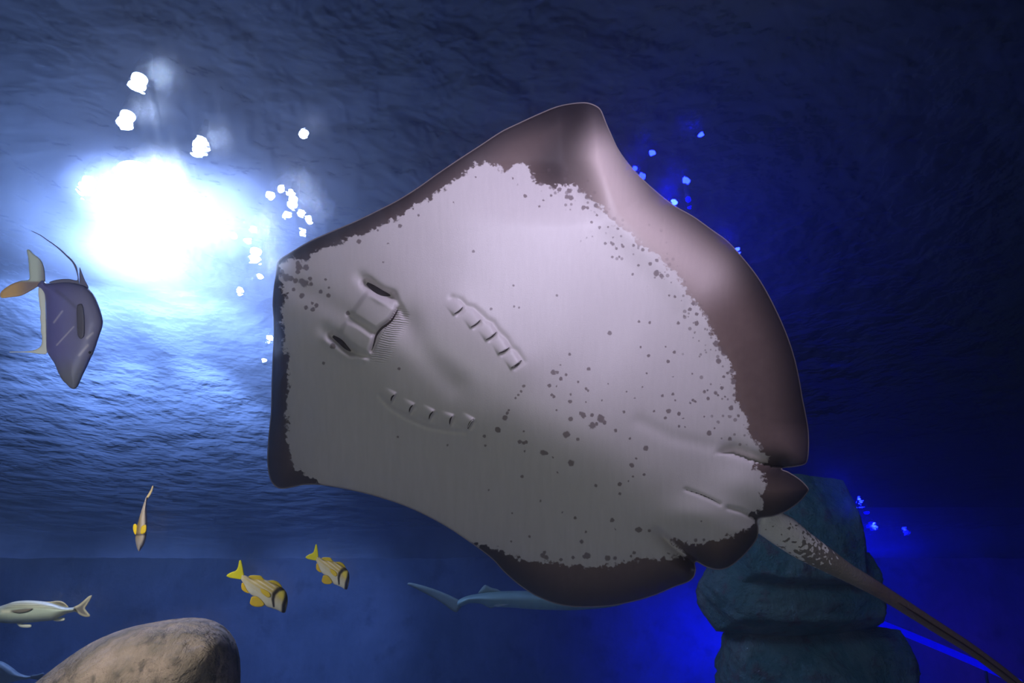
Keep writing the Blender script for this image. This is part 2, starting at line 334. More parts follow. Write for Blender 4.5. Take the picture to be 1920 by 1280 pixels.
PIG = curve([(524,500),(545,489),(575,492),(590,476),(610,466),(640,455),(680,439),(715,424),(750,404),(790,382),(830,355),(860,333),(890,314),(915,307),(933,310),(946,324),(968,308),(990,318),(1003,338),(1030,350),(1050,348),(1080,350),(1105,372),(1140,405),(1200,455),(1245,492),(1280,535),(1302,565),(1332,612),(1350,650),(1372,700),(1382,750),(1400,790),(1402,815),(1425,842),(1440,858),
 (1432,868),(1408,870),(1425,890),(1436,910),(1426,930),(1432,952),(1400,964),(1418,976),(1400,992),(1370,1000),(1340,1012),(1300,1018),(1272,1010),(1262,1012),(1285,1042),
 (1275,1038),(1236,1047),(1197,1047),(1150,1060),(1103,1060),(1056,1056),(1017,1051),(978,1047),(939,1031),(900,1021),(860,1012),(820,1000),(760,975),(680,945),(630,930),(600,905),(575,886),(548,868),(545,840),(538,800),(540,740),(541,700),(536,640),(530,600),(532,560),(527,525)], 6)
AX0 = np.array((520., 490)); AX1 = np.array((1430., 970)); AXL = np.hypot(*(AX1-AX0)); AXD = (AX1-AX0)/AXL; AXN = np.array((AXD[1], -AXD[0]))   # AXN points to the upper wing
GR = [((852,588),(868,575)), ((883,613),(901,599)), ((911,637),(931,622)), ((935,662),(955,651)), ((958,690),(978,675))]
GL = [((739,740),(733,752)), ((774,759),(767,773)), ((812,771),(804,786)), ((848,780),(843,796)), ((888,785),(877,804))]
NOS1 = [(688,531),(702,541),(716,549),(732,554)]; NOS2 = [(624,630),(638,640),(650,652),(658,658)]
MOU = [(746,580),(741,590),(732,603),(715,616),(706,628),(701,645),(697,657)]
def flap_h(P):
    """relief of the belly towards the viewer, in metres"""
    h = np.zeros(len(P))
    x, y = P.T
    # nasal flaps: a raised plate that ends at the mouth
    FL1 = [(690,545),(742,573),(746,580),(735,598),(712,617),(704,622),(655,592),(668,566)]
    FL2 = [(650,598),(702,627),(703,640),(694,664),(685,666),(655,650),(632,628)]
    for FLP in (FL1, FL2):
        q = curve(FLP, 4); dd = seg_dist(P, q, True); ins = inside(P, q)
        h += np.where(ins, .0075*sm(0, 12, dd), 0)*sm(610, 700, x*.8+y*.25+10)
    rise = sm(560, 745, x*.87+(y-590)*.3)*np.exp(-(((P-(650, 600))@AXN)/62)**4)*sm(-8, 5, -((x-720)*.84+(y-612)*.54))
    h += .006*rise
    for L, w, dep in ((NOS1, 9, .020), (NOS2, 8, .018), (MOU, 4, .010), ([(655,590),(680,605),(704,624)], 5, .006), ([(732,554),(742,562),(750,576),(758,592)], 6, .006), ([(658,658),(672,664),(690,668)], 4, .006), ([(560,540),(600,560),(650,590)], 22, .004), ([(690,535),(676,520)], 12, .006), ([(624,630),(608,618)], 12, .005)):
        d = seg_dist(P, L); h -= dep*np.exp(-(d/w)**2)
    # lips under the nostrils
    h += .004*np.exp(-(seg_dist(P, [(694,548),(712,562),(738,570)])/6)**2) + .005*np.exp(-(seg_dist(P, [(612,640),(635,658),(655,670),(680,674)])/8)**2)
    # hollow behind the mouth and the swelling round it
    h -= .008*np.exp(-(((x-762)/26)**2+((y-600)/34)**2)); h -= .005*np.exp(-(seg_dist(P, [(765,615),(810,680),(850,720)])/26)**2)
    # gill flaps: each swells up to its slit, then drops
    for row, sgn in ((GR, 1), (GL, -1)):
        mids = [np.array(((a[0]+b[0])/2, (a[1]+b[1])/2)) for a, b in row]
        for i, (a, b) in enumerate(row):
            m = mids[i]; dirv = (mids[i+1]-m) if i < 4 else (m-mids[i-1]); dirv = dirv/np.hypot(*dirv)
            s_ = np.array((b[0]-a[0], b[1]-a[1]), float); L = np.hypot(*s_); s_ /= L
            nrm = np.array((-s_[1], s_[0])); nrm = nrm if nrm@dirv > 0 else -nrm
            u = (P-m)@nrm; v = (P-m)@s_
            wv = 15 if sgn > 0 else 13
            win = np.clip(1-(np.abs(v)/wv)**3, 0, 1)
            up = np.where(u < 0, np.clip(1+u/27, 0, 1)**1.3, np.clip(1-u/3.5, 0, 1))
            h += (.0062 if sgn > 0 else .0085)*up*win
            h -= .004*np.exp(-((u-5)/3.5)**2)*np.clip(1-(np.abs(v)/(wv*.8))**2, 0, 1)
    h -= .004*np.exp(-(seg_dist(P, [(848,558),(864,563),(873,573),(888,577),(903,590),(912,599),(924,605),(933,619),(942,628),(950,636),(957,650),(968,658),(980,676)])/6)**2)
    h -= .0045*np.exp(-(seg_dist(P, [(712,742),(730,764),(761,784),(799,800),(840,808),(872,810)])/4.5)**2)
    h += .006*np.exp(-(seg_dist(P, GR_c)/40)**2)+.006*np.exp(-(seg_dist(P, GL_c)/40)**2)
    # vent and the folds between the pelvic fins
    h -= .004*np.exp(-(seg_dist(P, [(1285,917),(1310,926),(1335,937),(1350,945)])/3.2)**2)
    h -= .006*np.exp(-(seg_dist(P, [(1366,952),(1390,958),(1405,966),(1422,974)])/4)**2)
    h += .010*np.exp(-(((x-1310)/60)**2+((y-965)/32)**2)) + .008*np.exp(-(((x-1390)/45)**2+((y-905)/32)**2))
    # soft folds and muscle
    h -= .003*np.exp(-(seg_dist(P, [(1200,790),(1260,820),(1330,836)])/14)**2)
    h += .0035*noise2(x, y, 420, 7, 2)
    return h
GR_c = [((a[0]+b[0])/2, (a[1]+b[1])/2) for a, b in GR]; GL_c = [((a[0]+b[0])/2, (a[1]+b[1])/2) for a, b in GL]
CRU = [(1338,853),(1352,850),(1375,852),(1400,861),(1430,871),(1452,876),(1466,878)]
CRL = [(1231,981),(1236,993),(1248,1010),(1268,1028),(1290,1044),(1304,1053)]
def body_depth(P, e):
    x, y = P.T; Q = P-AX0; s = Q@AXD; tt = Q@AXN
    d = 1.46 + .02*(s/AXL-.5)
    up = np.clip(tt, 0, None); dn = np.clip(-tt, 0, None)
    body = np.exp(-(tt/(175+.03*s))**2)*sm(-60, 330, s)*(1-.55*sm(650, 950, s))
    d = d - .075*body
    d = d + .10*(up/400)**2.2 + .16*(dn/300)**2.0                                   # wings sweep away from the viewer
    d = d + .05*np.exp(-(((x-505)/70)**2+((y-900)/110)**2))                         # lower front corner curls back
    # upper wing: trailing margin rolls back, a trough runs up into the tip
    ridge = [(1112,215),(1118,300),(1160,400),(1240,480),(1310,560),(1370,660),(1400,760),(1415,840)]
    tr = [(1127,206),(1160,280),(1235,362),(1335,430),(1420,517),(1477,630),(1505,745),(1516,850)]
    dR = seg_dist(P, ridge)
    outer = inside(P, np.array(ridge+[(1415, 1000), (1750, 1000), (1750, 120), (1112, 120)]))
    fr = np.where(outer, dR/(dR+e+3), 0)*(1-sm(790, 866, y))
    d = d + (.065*fr**1.6)*sm(200, 330, y)
    d = d - .022*np.exp(-(dR/42)**2)*sm(230, 360, y)*(1-.6*sm(600, 800, y))
    xr = np.interp(y, [190, 215, 300, 400], [1108, 1112, 1120, 1150]); lf = xr-x
    d = d + .07*sm(-8, 70, lf)*np.exp(-(np.clip(lf-75, 0, None)/190)**2)*(1-sm(300, 430, y))
    # lower wing hind lobe rolls back at its rim
    d = d + .05*np.exp(-e/45)*sm(950, 1060, y)*sm(860, 980, x)*(1-sm(1290, 1310, x)*.5)
    d = d + .006*np.exp(-e/22)
    # the hind lobes of the disc tuck behind the pelvic fins
    dU = seg_dist(P, CRU); belowU = y > np.interp(x, [p[0] for p in CRU], [p[1] for p in CRU])
    wU = sm(1335, 1385, x)
    d = d + np.where(~belowU & (x > 1300), .045*np.exp(-dU/13)*wU, 0) + np.where(belowU & (x > 1330) & (x < 1470), .008*np.exp(-dU/5)*wU, 0)
    dL = seg_dist(P, CRL); right = (x-1231)*72-(y-981)*73 > 0
    wL = sm(981, 1012, y)
    d = d + np.where(~right & (y > 975) & (x > 1180), .040*np.exp(-dL/13)*wL, 0) + np.where(right & (y > 981) & (x > 1225), .006*np.exp(-dL/5)*wL, 0)
    d = d + .02*np.exp(-e/30)*sm(1300, 1420, x)*sm(900, 960, y)
    # thin rolled rim
    d = d + .0035*np.exp(-e/2.5)
    return d - flap_h(P)
def body_thick(P, e):
    tt = (P-AX0)@AXN
    return .005 + .05*(1-np.exp(-e/140)) + .05*np.exp(-(tt/140)**2)*(1-np.exp(-e/80))
ray = thing('stingray', 'large pale-bellied stingray gliding overhead with dark brown margins and a long tail', 'ray', Vector(W(960, 700, 1.5)))
me, P, e, side = inflate(OUT, 3.6, body_depth, body_thick, fine=(1.9, 600, 505, 1000, 825))
ip = inside(P, PIG); pd = seg_dist(P, PIG, True); pig = np.where(ip, pd, -pd)
pig[side > .5] = -200
SP = []
def spots(ox, oy, k, L): SP.extend((ox+a/k, oy+b/k, r/k) for a, b, r in L)
spots(900, 660, 2.56, [(385,62,6),(352,97,13),(372,97,8),(413,108,8),(388,128,10),(333,160,10),(368,163,6),(470,143,7),(520,80,9),(615,153,5),(510,175,8),(520,186,6),(435,203,7),(432,237,10),(345,205,8),(355,215,8),(508,240,5),(585,232,4),(704,190,4),(743,220,6),(780,168,5),(800,102,6),(905,46,7),(810,18,7),(924,118,5),(1018,104,6),(876,209,8),(926,201,8),(938,232,6),(690,287,8),(835,283,7),(905,283,12),(890,316,8),(955,295,10),(975,318,6),(955,355,7),(985,360,6),(1008,244,7),(1023,230,8),(1035,238,6),(1078,190,9),(1092,182,5),(1095,223,9),(1130,195,9),(1142,207,7),(1160,172,9),(1175,214,6),(1145,47,10),(1205,268,12),(1077,310,6),(1125,365,5),(1100,388,13),(1200,416,10),(1240,305,8),(1285,308,9),(1320,395,14),(1330,410,10),(795,461,13),(720,415,7),(651,376,9),(538,302,10),(495,303,14),(490,295,10),(580,320,18),(597,338,11),(540,352,17),(435,320,12),(415,395,17),(470,418,9),(368,279,6),(303,482,15),(318,485,10),(215,475,6),(190,430,10),(222,432,9),(208,436,9),(210,380,5),(88,375,13),(80,368,8),(120,315,13),(130,292,8),(138,278,6),(22,405,7),(25,448,7),(438,532,15),(432,528,11),(350,505,6),(202,596,9),(750,510,7),(730,544,11),(722,538,7),(735,597,6),(713,618,6),(670,633,11),(672,679,8),(788,587,8),(556,640,9),(372,577,4),(290,714,7),(155,772,6),(42,662,6),(395,768,4),(457,795,8),(634,806,11),(508,862,7),(650,848,4),(765,852,14),(750,852,8),(813,857,9),(237,885,7),(488,909,10),(150,908,6),(85,930,5),(740,962,9),(648,989,10),(613,988,14),(515,977,16),(500,980,10),(447,985,9),(388,996,9),(310,960,9),(300,975,12),(318,985,12),(725,978,7),(690,1000,6),(903,965,6),(1063,811,5),(1035,902,9),(1075,901,8),(1218,205,8),(1210,90,12),(1170,118,8),(1220,140,16),(1240,210,14),(1265,262,14),(1350,455,12)])
spots(480, 460, 5.817, [(410,480,22),(500,548,30),(335,567,22),(612,628,18),(660,652,26),(545,678,24),(618,698,26),(1003,738,24),(760,372,14),(795,460,14),(790,545,24),(705,505,22),(600,420,24),(530,415,40),(500,390,34),(590,360,24),(470,235,36),(545,240,34),(455,290,26),(455,190,24),(430,385,30),(330,350,40),(380,360,30),(270,300,40),(845,1100,26)])
spots(600, 500, 3.765, [(200,327,12),(90,560,20),(25,680,12),(40,90,7),(1208,297,10),(558,720,12),(1438,842,12),(1255,1150,20),(1160,1195,12),(550,1200,9),(1370,280,7),(1405,288,6),(900,1260,10),(1420,880,10),(1400,905,9),(1380,925,9)])
spots(490, 260, 3.368, [(875,550,14),(992,484,9),(615,648,16),(770,780,8),(735,578,8),(1342,712,8),(1355,242,6),(1214,404,7),(404,888,7),(1450,1077,8),(800,660,3)])
spots(880, 160, 3.2, [(335,663,12),(420,725,9),(445,690,8),(540,625,14),(600,632,16),(610,675,16),(585,668,14),(685,732,14),(710,735,10),(735,820,9),(782,852,10),(765,778,9),(833,850,7),(890,860,9),(705,915,6),(670,935,6),(815,948,10),(850,945,9),(882,977,10),(915,962,8),(925,968,8),(862,912,7),(858,1030,9),(898,1025,6),(1015,1080,9),(980,1133,9),(25,995,10),(525,1260,9),(265,1200,6),(1120,1130,16),(1150,1140,12),(660,632,14),(705,670,14),(735,680,10),(760,720,14),(820,760,12),(870,800,12),(260,557,8),(290,597,7),(430,590,14),(380,550,14),(490,660,9),(575,600,10),(575,560,12),(635,600,10),(985,960,10),(1040,985,12),(1085,1070,12),(1125,1050,12),(1200,1075,12)])
spots(1100, 150, 2.327, [(20,620,6),(55,640,6),(115,715,8),(155,718,6),(112,772,5),(143,772,5),(225,808,6),(200,848,5),(305,840,12),(330,855,8),(360,940,6),(385,945,7),(228,1053,7),(275,1058,7),(100,1103,10),(400,1060,8),(425,1030,7),(480,1020,8),(480,1060,11),(450,1000,9),(465,975,9),(235,1165,6),(270,1203,8),(383,1187,8),(355,1227,8),(345,1162,4),(537,1107,8),(565,1150,14),(600,1190,14),(575,1225,12),(585,1170,12),(10,1260,8)])
spots(900, 660, 2.56, [(575,305,9),(560,345,9),(430,10,8),(1188,100,8),(480,290,6)])
spot = np.zeros(len(P))
ok = side < .5
idx = np.where(ok)[0]; Pn = P[idx]; sv = np.zeros(len(idx))
for sx, sy, r in SP:
    m = (np.abs(Pn[:, 0]-sx) < 30) & (np.abs(Pn[:, 1]-sy) < 30); r = max(r, 2.2)
    sv[m] = np.maximum(sv[m], 1-np.hypot(Pn[m, 0]-sx, Pn[m, 1]-sy)/(2*r))
spot[idx] = np.clip(sv, 0, 1)
# how strongly the pigment covers: thin over the upper trailing margin
thin = np.exp(-(seg_dist(P, [(1130,300),(1180,400),(1250,460),(1320,515)])/50)**2)
fattr(me, 'pig', pig); fattr(me, 'spot', spot); fattr(me, 'rim', np.where(side > .5, 0, e)); fattr(me, 'thin', thin)
fattr(me, 'tip', np.exp(-(seg_dist(P, [(1040,205),(1095,200),(1050,310)])/62)**2))  # wing-tip pigment, darkened further to paint in the shade beside the fold
speck = np.exp(-(seg_dist(P, [(1030,350),(1110,380),(1200,460),(1270,530),(1310,600),(1370,740),(1400,820)])/38)**2)
fattr(me, 'speck', speck)
wr = np.exp(-(seg_dist(P, [(748,596),(732,620),(718,648),(712,660)])/17)**4)*(pig > 0)
wr *= (((P[:, 0]-712)*.75-(P[:, 1]-625)*-.4) > 4)
fattr(me, 'wrinkle', wr)
a = me.attributes.new('rest', 'FLOAT_VECTOR', 'POINT'); a.data.foreach_set('vector', np.hstack([P/1000, np.zeros((len(P), 1))]).astype(np.float32).ravel())

t = NT('ray_skin', rough=.42, spec=.35)
rest = t.attr('rest', 'Vector'); pg = t.attr('pig'); spt = t.attr('spot'); rim = t.attr('rim'); th = t.attr('thin'); spk = t.attr('speck')
n_f = t.noise(rest, 95, 3, .6); n_m = t.noise(rest, 30, 3, .6); n_l = t.noise(rest, 5, 3, .5)
jag = t.math('ADD', t.math('MULTIPLY', t.math('SUBTRACT', n_f, .5), 34), t.math('MULTIPLY', t.math('SUBTRACT', n_m, .5), 26))
edge = t.step(t.math('SUBTRACT', jag, pg), -1.5, 3.5)
sp_f = t.math('ADD', spt, t.math('MULTIPLY', t.math('SUBTRACT', t.noise(rest, 240, 2, .6), .5), .5)); sp_f = t.math('MULTIPLY', t.step(sp_f, .40, .62), .85)
vor = t.node('ShaderNodeTexVoronoi'); vor.inputs['Scale'].default_value = 95; t.l.new(rest, vor.inputs['Vector'])
vd = vor.outputs['Distance']; vc = t.node('ShaderNodeSeparateColor'); t.l.new(vor.outputs['Color'], vc.inputs[0])
dots = t.math('MULTIPLY', t.step(t.math('SUBTRACT', t.math('MULTIPLY', vc.outputs[0], .42), vd), .0, .1), t.math('MULTIPLY', t.step(t.math('SUBTRACT', spk, vc.outputs[1]), 0, .15), .6))
pale = t.mix(n_l, (.60, .545, .555), (.66, .60, .60))
brown = t.mix(t.noise(rest, 60, 4, .65), (.15, .10, .09), (.21, .145, .13))
deep = t.mix(t.step(rim, -10, 75), (.03, .022, .026), brown)
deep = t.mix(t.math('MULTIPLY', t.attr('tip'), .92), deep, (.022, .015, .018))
brown2 = t.mix(t.math('MULTIPLY', th, .9), deep, (.62, .50, .48))
edge2 = t.math('MULTIPLY', edge, 1)
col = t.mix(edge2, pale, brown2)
col = t.mix(t.math('MULTIPLY', t.math('MAXIMUM', sp_f, dots), t.math('SUBTRACT', 1, t.math('MULTIPLY', edge, .6))), col, (.17, .125, .13))
col = t.mix(t.math('MULTIPLY', t.math('LESS_THAN', rim, 1.9), t.math('MULTIPLY', t.math('GREATER_THAN', rim, -.5), .75)), col, (.40, .33, .32))  # pale hairline on the edge: its backlit rim painted into the skin colour
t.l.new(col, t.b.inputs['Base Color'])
wav = t.node('ShaderNodeTexWave', wave_type='BANDS', bands_direction='Y'); mp = t.node('ShaderNodeMapping'); mp.inputs['Rotation'].default_value = (0, 0, R(-8)); t.l.new(rest, mp.inputs[0]); t.l.new(mp.outputs[0], wav.inputs['Vector'])
wav.inputs['Scale'].default_value = 75; wav.inputs['Distortion'].default_value = 5; wav.inputs['Detail'].default_value = 2; wav.inputs['Detail Scale'].default_value = .6
hgt = t.math('ADD', t.math('MULTIPLY', t.math('MULTIPLY', wav.outputs[0], t.attr('wrinkle')), 1.2), t.math('MULTIPLY', t.noise(rest, 400, 3, .6), .16))
t.l.new(t.bump(hgt, .9, .0016), t.b.inputs['Normal'])
M_skin = t.m
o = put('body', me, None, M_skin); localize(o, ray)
M_dark = NT('slit_lining', (.022, .008, .012), .5, .3).m
def slit(name, line, w, over=.0006, mat=M_dark):
    """a lens-shaped opening that follows the relief"""
    L = curve(line, 2.2, False); n = len(L); T = np.gradient(L, axis=0); T /= np.hypot(*T.T)[:, None]; N = np.stack([-T[:, 1], T[:, 0]], 1)
    u = np.linspace(0, 1, n); ww = w*np.sin(np.clip(u*.9+.08, 0, 1)*math.pi)**.6
    a = L+N*ww[:, None]/2; b = L-N*ww[:, None]/2; m_ = L
    def dep(Q): return body_depth(Q, seg_dist(Q, OUT, True))
    V = np.concatenate([W(a[:, 0], a[:, 1], dep(a)-over), W(m_[:, 0], m_[:, 1], np.maximum(dep(m_), (dep(a)+dep(b))/2)-over*.6), W(b[:, 0], b[:, 1], dep(b)-over)])
    bk = V[n:2*n]+FW*.004; V = np.concatenate([V, bk])
    Fs = []
    for i in range(n-1):
        for k0, k1 in ((0, 1), (1, 2), (2, 3), (3, 0)):
            Fs.append((k0*n+i, k0*n+i+1, k1*n+i+1, k1*n+i))
    Fs.append((0, n, 2*n, 3*n)); Fs.append((n-1, 4*n-1, 3*n-1, 2*n-1))
    me = bpy.data.meshes.new('m'); me.from_pydata(V.tolist(), [], Fs); smooth(me)
    o = put(name, me, None, mat); localize(o, ray); return o
for L in (NOS1, NOS2): slit('nostril', L, 11 if L is NOS1 else 9)
slit('mouth', MOU, 4.2)
for row in (GR, GL):
    for i, (a, b) in enumerate(row):
        m_ = ((a[0]+b[0])/2+(1.5 if row is GR else -1.5), (a[1]+b[1])/2+(1.5 if row is GR else -1))
        slit('gill_slit', [a, m_, b], 4.2 if i == 4 else 2.8)
slit('vent', [(1287,918),(1312,926),(1335,936),(1350,944)], 1.8)

# tail
TU = [(1440,945),(1465,962),(1490,975),(1520,1000),(1560,1030),(1600,1060),(1640,1085),(1700,1125),(1760,1165),(1820,1205),(1880,1250),(1935,1292),(2040,1372)]
TLo = [(1400,985),(1423,1000),(1450,1018),(1500,1048),(1560,1078),(1600,1097),(1640,1117),(1700,1153),(1760,1190),(1820,1227),(1870,1263),(1915,1300),(2035,1378)]
a = curve(TU, 9, False); b = curve(TLo, 9, False); n = 90
ra = lambda L: np.stack([np.interp(np.linspace(0, 1, n), np.linspace(0, 1, len(L)), L[:, k]) for k in range(2)], 1)
a, b = ra(a), ra(b); c = (a+b)/2; rad = np.hypot(*(a-b).T)/2; dT = np.linspace(1.56, 1.68, n); seg = 28
cw = W(c[:, 0], c[:, 1], dT); rw = rad*dT/F
V = []; tu = []; tv = []
for i in range(n):
    d = cw[min(i+1, n-1)]-cw[max(i-1, 0)]; d /= np.linalg.norm(d); nn = np.cross(d, FW); nn /= np.linalg.norm(nn); bb = np.cross(nn, d)
    for k in range(seg):
        th_ = 2*math.pi*k/seg; keel = 0
        V.append(cw[i]+rw[i]*(nn*math.cos(th_)+bb*.75*math.sin(th_))); tu.append(c[i, 0]); tv.append(math.cos(th_))
Fs = [(i*seg+k, i*seg+(k+1) % seg, (i+1)*seg+(k+1) % seg, (i+1)*seg+k) for i in range(n-1) for k in range(seg)] + [tuple(range(seg))[::-1], tuple((n-1)*seg+k for k in range(seg))]
me = bpy.data.meshes.new('m'); me.from_pydata([tuple(v) for v in V], [], Fs); smooth(me); fattr(me, 'along', tu); fattr(me, 'across', tv)
t = NT('tail_skin', rough=.4, spec=.5); o_ = t.obj(); al = t.attr('along')
n1 = t.noise(o_, 90, 2, .5); n2 = t.noise(o_, 130, 3, .6)
k = t.step(al, 1380, 1640)
cov = t.math('ADD', n1, t.math('MULTIPLY', t.math('SUBTRACT', k, .44), .62))
col = t.mix(t.step(cov, .5, .55), (.74, .70, .68), (.19, .165, .14)); col = t.mix(t.math('MULTIPLY', t.step(al, 1590, 1650), .9), col, t.mix(n2, (.10, .07, .065), (.17, .12, .11)))
t.l.new(col, t.b.inputs['Base Color']); t.l.new(t.bump(n2, .6, .004), t.b.inputs['Normal'])
o = put('tail', me, None, t.m); localize(o, ray)
# dark skin fold along the underside of the tail
V = []; Fs = []; i0 = 36
for j, i in enumerate(range(i0, n)):
    d = cw[min(i+1, n-1)]-cw[max(i-1, 0)]; d /= np.linalg.norm(d); nn = np.cross(d, FW); nn /= np.linalg.norm(nn); bb = np.cross(nn, d)
    if bb@FW > 0: bb = -bb
    hgt_ = rw[i]*(.95+.20*min(1, j/8)) ; wd_ = rw[i]*.16*min(1, .2+j/6)
    V += [cw[i]+nn*wd_+bb*rw[i]*.6, cw[i]+nn*wd_*.4+bb*hgt_, cw[i]-nn*wd_*.4+bb*hgt_, cw[i]-nn*wd_+bb*rw[i]*.6]
    if j:
        q = 4*(j-1)
        for k in range(4): Fs.append((q+k, q+(k+1) % 4, q+4+(k+1) % 4, q+4+k))
Fs += [(3, 2, 1, 0), tuple(len(V)-4+k for k in range(4))]
me = bpy.data.meshes.new('m'); me.from_pydata([tuple(v) for v in V], [], Fs); smooth(me)
o = put('tail_fold', me, None, NT('tail_fold_skin', (.035, .018, .018), .5).m); localize(o, ray)

# ---------------------------------------------------------------- fish
def vc_mat(name, rough=.35, spec=.6, bumps=0, scale=300, sss=0):
    t = NT(name, rough=rough, spec=spec); t.l.new(t.attr('tint', 'Color'), t.b.inputs['Base Color'])
    if bumps: t.l.new(t.bump(t.noise(t.obj(), scale, 2, .5), .5, bumps), t.b.inputs['Normal'])
    return t.m
M_scale = vc_mat('fish_skin', .45, .3, .0006)
M_fin = vc_mat('fish_fin', .5, .3)
def lerp(f, a, b): f = np.asarray(f)[:, None]; return np.asarray(a)*(1-f)+np.asarray(b)*f
def part(name, root, pts, k, depth, thick, E, tint, step=1.6, mat=None, slope=None, bend=None):
    """pts in silhouette coordinates; tint(P, e) -> colours"""
    L = curve(pts, max(step, .8)*1.3)
    T = dome(thick, E)
    def fn(P, e):
        d = np.full(len(P), float(depth)) - T(P, e)/2
        if bend is not None: d = d + bend(P)
        return d
    me, P, e, s = inflate(L, step, fn, lambda P, e: T(P, e)+.0006)
    cattr(me, 'tint', tint(P, e)); o = put(name, me, None, mat or M_scale); localize(o, root); return o
def zc(ox, oy, k, pts): return [(ox+a/k, oy+b/k) for a, b in pts]
flat = lambda c: (lambda P, e: np.tile(np.asarray(c, float), (len(P), 1)))
def eye(root, px, py, d, r_px, r2=None):
    f_ = d/F; c = W(px, py, d)
    for nm, rr, off, colr in (('eye', r_px, 0, (.16, .15, .14)), ('pupil', r_px*.72, -r_px*.55*f_, (.01, .01, .012))):
        bm = bmesh.new(); bmesh.ops.create_uvsphere(bm, u_segments=16, v_segments=10, radius=rr*f_)
        for v in bm.verts: v.co = Vector(np.array(v.co)+c+FW*off)
        me = bpy.data.meshes.new('m'); bm.to_mesh(me); bm.free(); smooth(me)
        mname = nm+'_surface'; m = bpy.data.materials.get(mname) or NT(mname, colr, .15, .8).m
        o = put(nm, me, None, m); par_ = root if nm == 'eye' else last
        if nm == 'eye': localize(o, root); last = o
        else:
            o.parent = last; o.data.transform(Matrix.Translation(-root.location))

# 1 silvery threadfin with long filaments, nose down
D1 = 2.6; K = 3.766
tf = thing('threadfin_fish', 'large violet-grey diamond-shaped fish diving nose down at the left edge', 'fish', Vector(W(110, 600, D1)))
zz = lambda p: zc(0, 400, K, p)
def tint1(P, e):
    x = P[:, 0]*K; y = (P[:, 1]-400)*K
    c = lerp(sm(330, 650, x), (.15, .13, .30), (.20, .19, .27)); c = lerp(sm(950, 1180, y), c, (.19, .18, .17))
    band = np.exp(-((x-568-.02*(y-700))/30)**2)*sm(620, 760, y)*(1-sm(850, 890, y)); c = lerp(band*.75, c, (.07, .06, .07))
    b2 = np.exp(-(seg_dist(np.stack([x, y], 1), [(400,545),(480,610),(530,660)])/16)**2); c = lerp(b2*.5, c, (.09, .08, .09))
    c = lerp(np.exp(-(seg_dist(np.stack([x, y], 1), [(600,1150),(640,1040)])/22)**2)*.8, c, (.03, .05, .30))
    for L, w in (([(560,1000),(620,930)], 9), ([(615,880),(655,845)], 8), ([(380,770),(440,690)], 6), ([(400,930),(520,800)], 5)): c = lerp(np.exp(-(seg_dist(np.stack([x, y], 1), L)/w)**2)*.6, c, (.6, .55, .55))
    return c
part('body', tf, zz([(300,470),(330,492),(390,490),(450,484),(510,488),(560,500),(600,512),(632,538),(662,575),(685,620),(708,680),(722,730),(727,765),(722,805),(706,850),(688,905),(664,975),(640,1025),(615,1080),(590,1130),(570,1175),(548,1222),(522,1240),(495,1230),(470,1205),(440,1175),(410,1120),(385,1060),(345,1000),(328,960),(326,850),(325,700),(318,580),(290,530),(262,512),(272,490)]), K, D1, .085, 34, tint1, 1.6)
part('caudal_fin', tf, zz([(318,480),(318,440),(305,360),(275,315),(235,285),(205,255),(190,258),(200,320),(205,400),(205,465),(150,475),(80,500),(20,540),(2,565),(8,595),(70,592),(150,580),(220,545),(262,520),(290,510)]), K, D1, .010, 6,
     lambda P, e: lerp(sm(470, 490, (P[:, 1]-400)*K), lerp(sm(255, 320, P[:, 0]*K), (.62, .68, .52), (.22, .20, .20)), lerp(sm(60, 230, P[:, 0]*K), (.75, .45, .14), (.28, .20, .16))), 1.6, M_fin)
part('dorsal_fin', tf, zz([(560,492),(548,400),(535,362),(505,322),(470,290),(430,253),(380,215),(340,188),(280,148),(222,122),(222,126),(278,153),(336,194),(376,222),(424,262),(460,296),(496,332),(520,365),(540,420),(545,470),(480,462),(400,468),(345,488),(420,500),(560,505),(625,528),(600,470),(580,420),(562,380)]), K, D1, .006, 3, flat((.16, .15, .19)), 1.1, M_fin)
part('anal_fin', tf, zz([(272,525),(300,530),(318,570),(324,700),(328,850),(330,930),(330,988),(290,992),(225,984),(140,980),(66,980),(66,976),(140,975),(215,970),(262,956),(290,930),(296,870),(288,830),(290,790),(283,740),(286,700),(278,640)]), K, D1, .006, 4, flat((.80, .80, .62)), 1.3, M_fin)
part('pectoral_fin', tf, zz([(545,650),(575,640),(592,700),(596,800),(590,870),(568,885),(550,860),(543,760)]), K, D1-.045, .006, 4, flat((.10, .09, .10)), 1.3, M_fin)
eye(tf, 170, 660.5, D1-.025, 3.6)

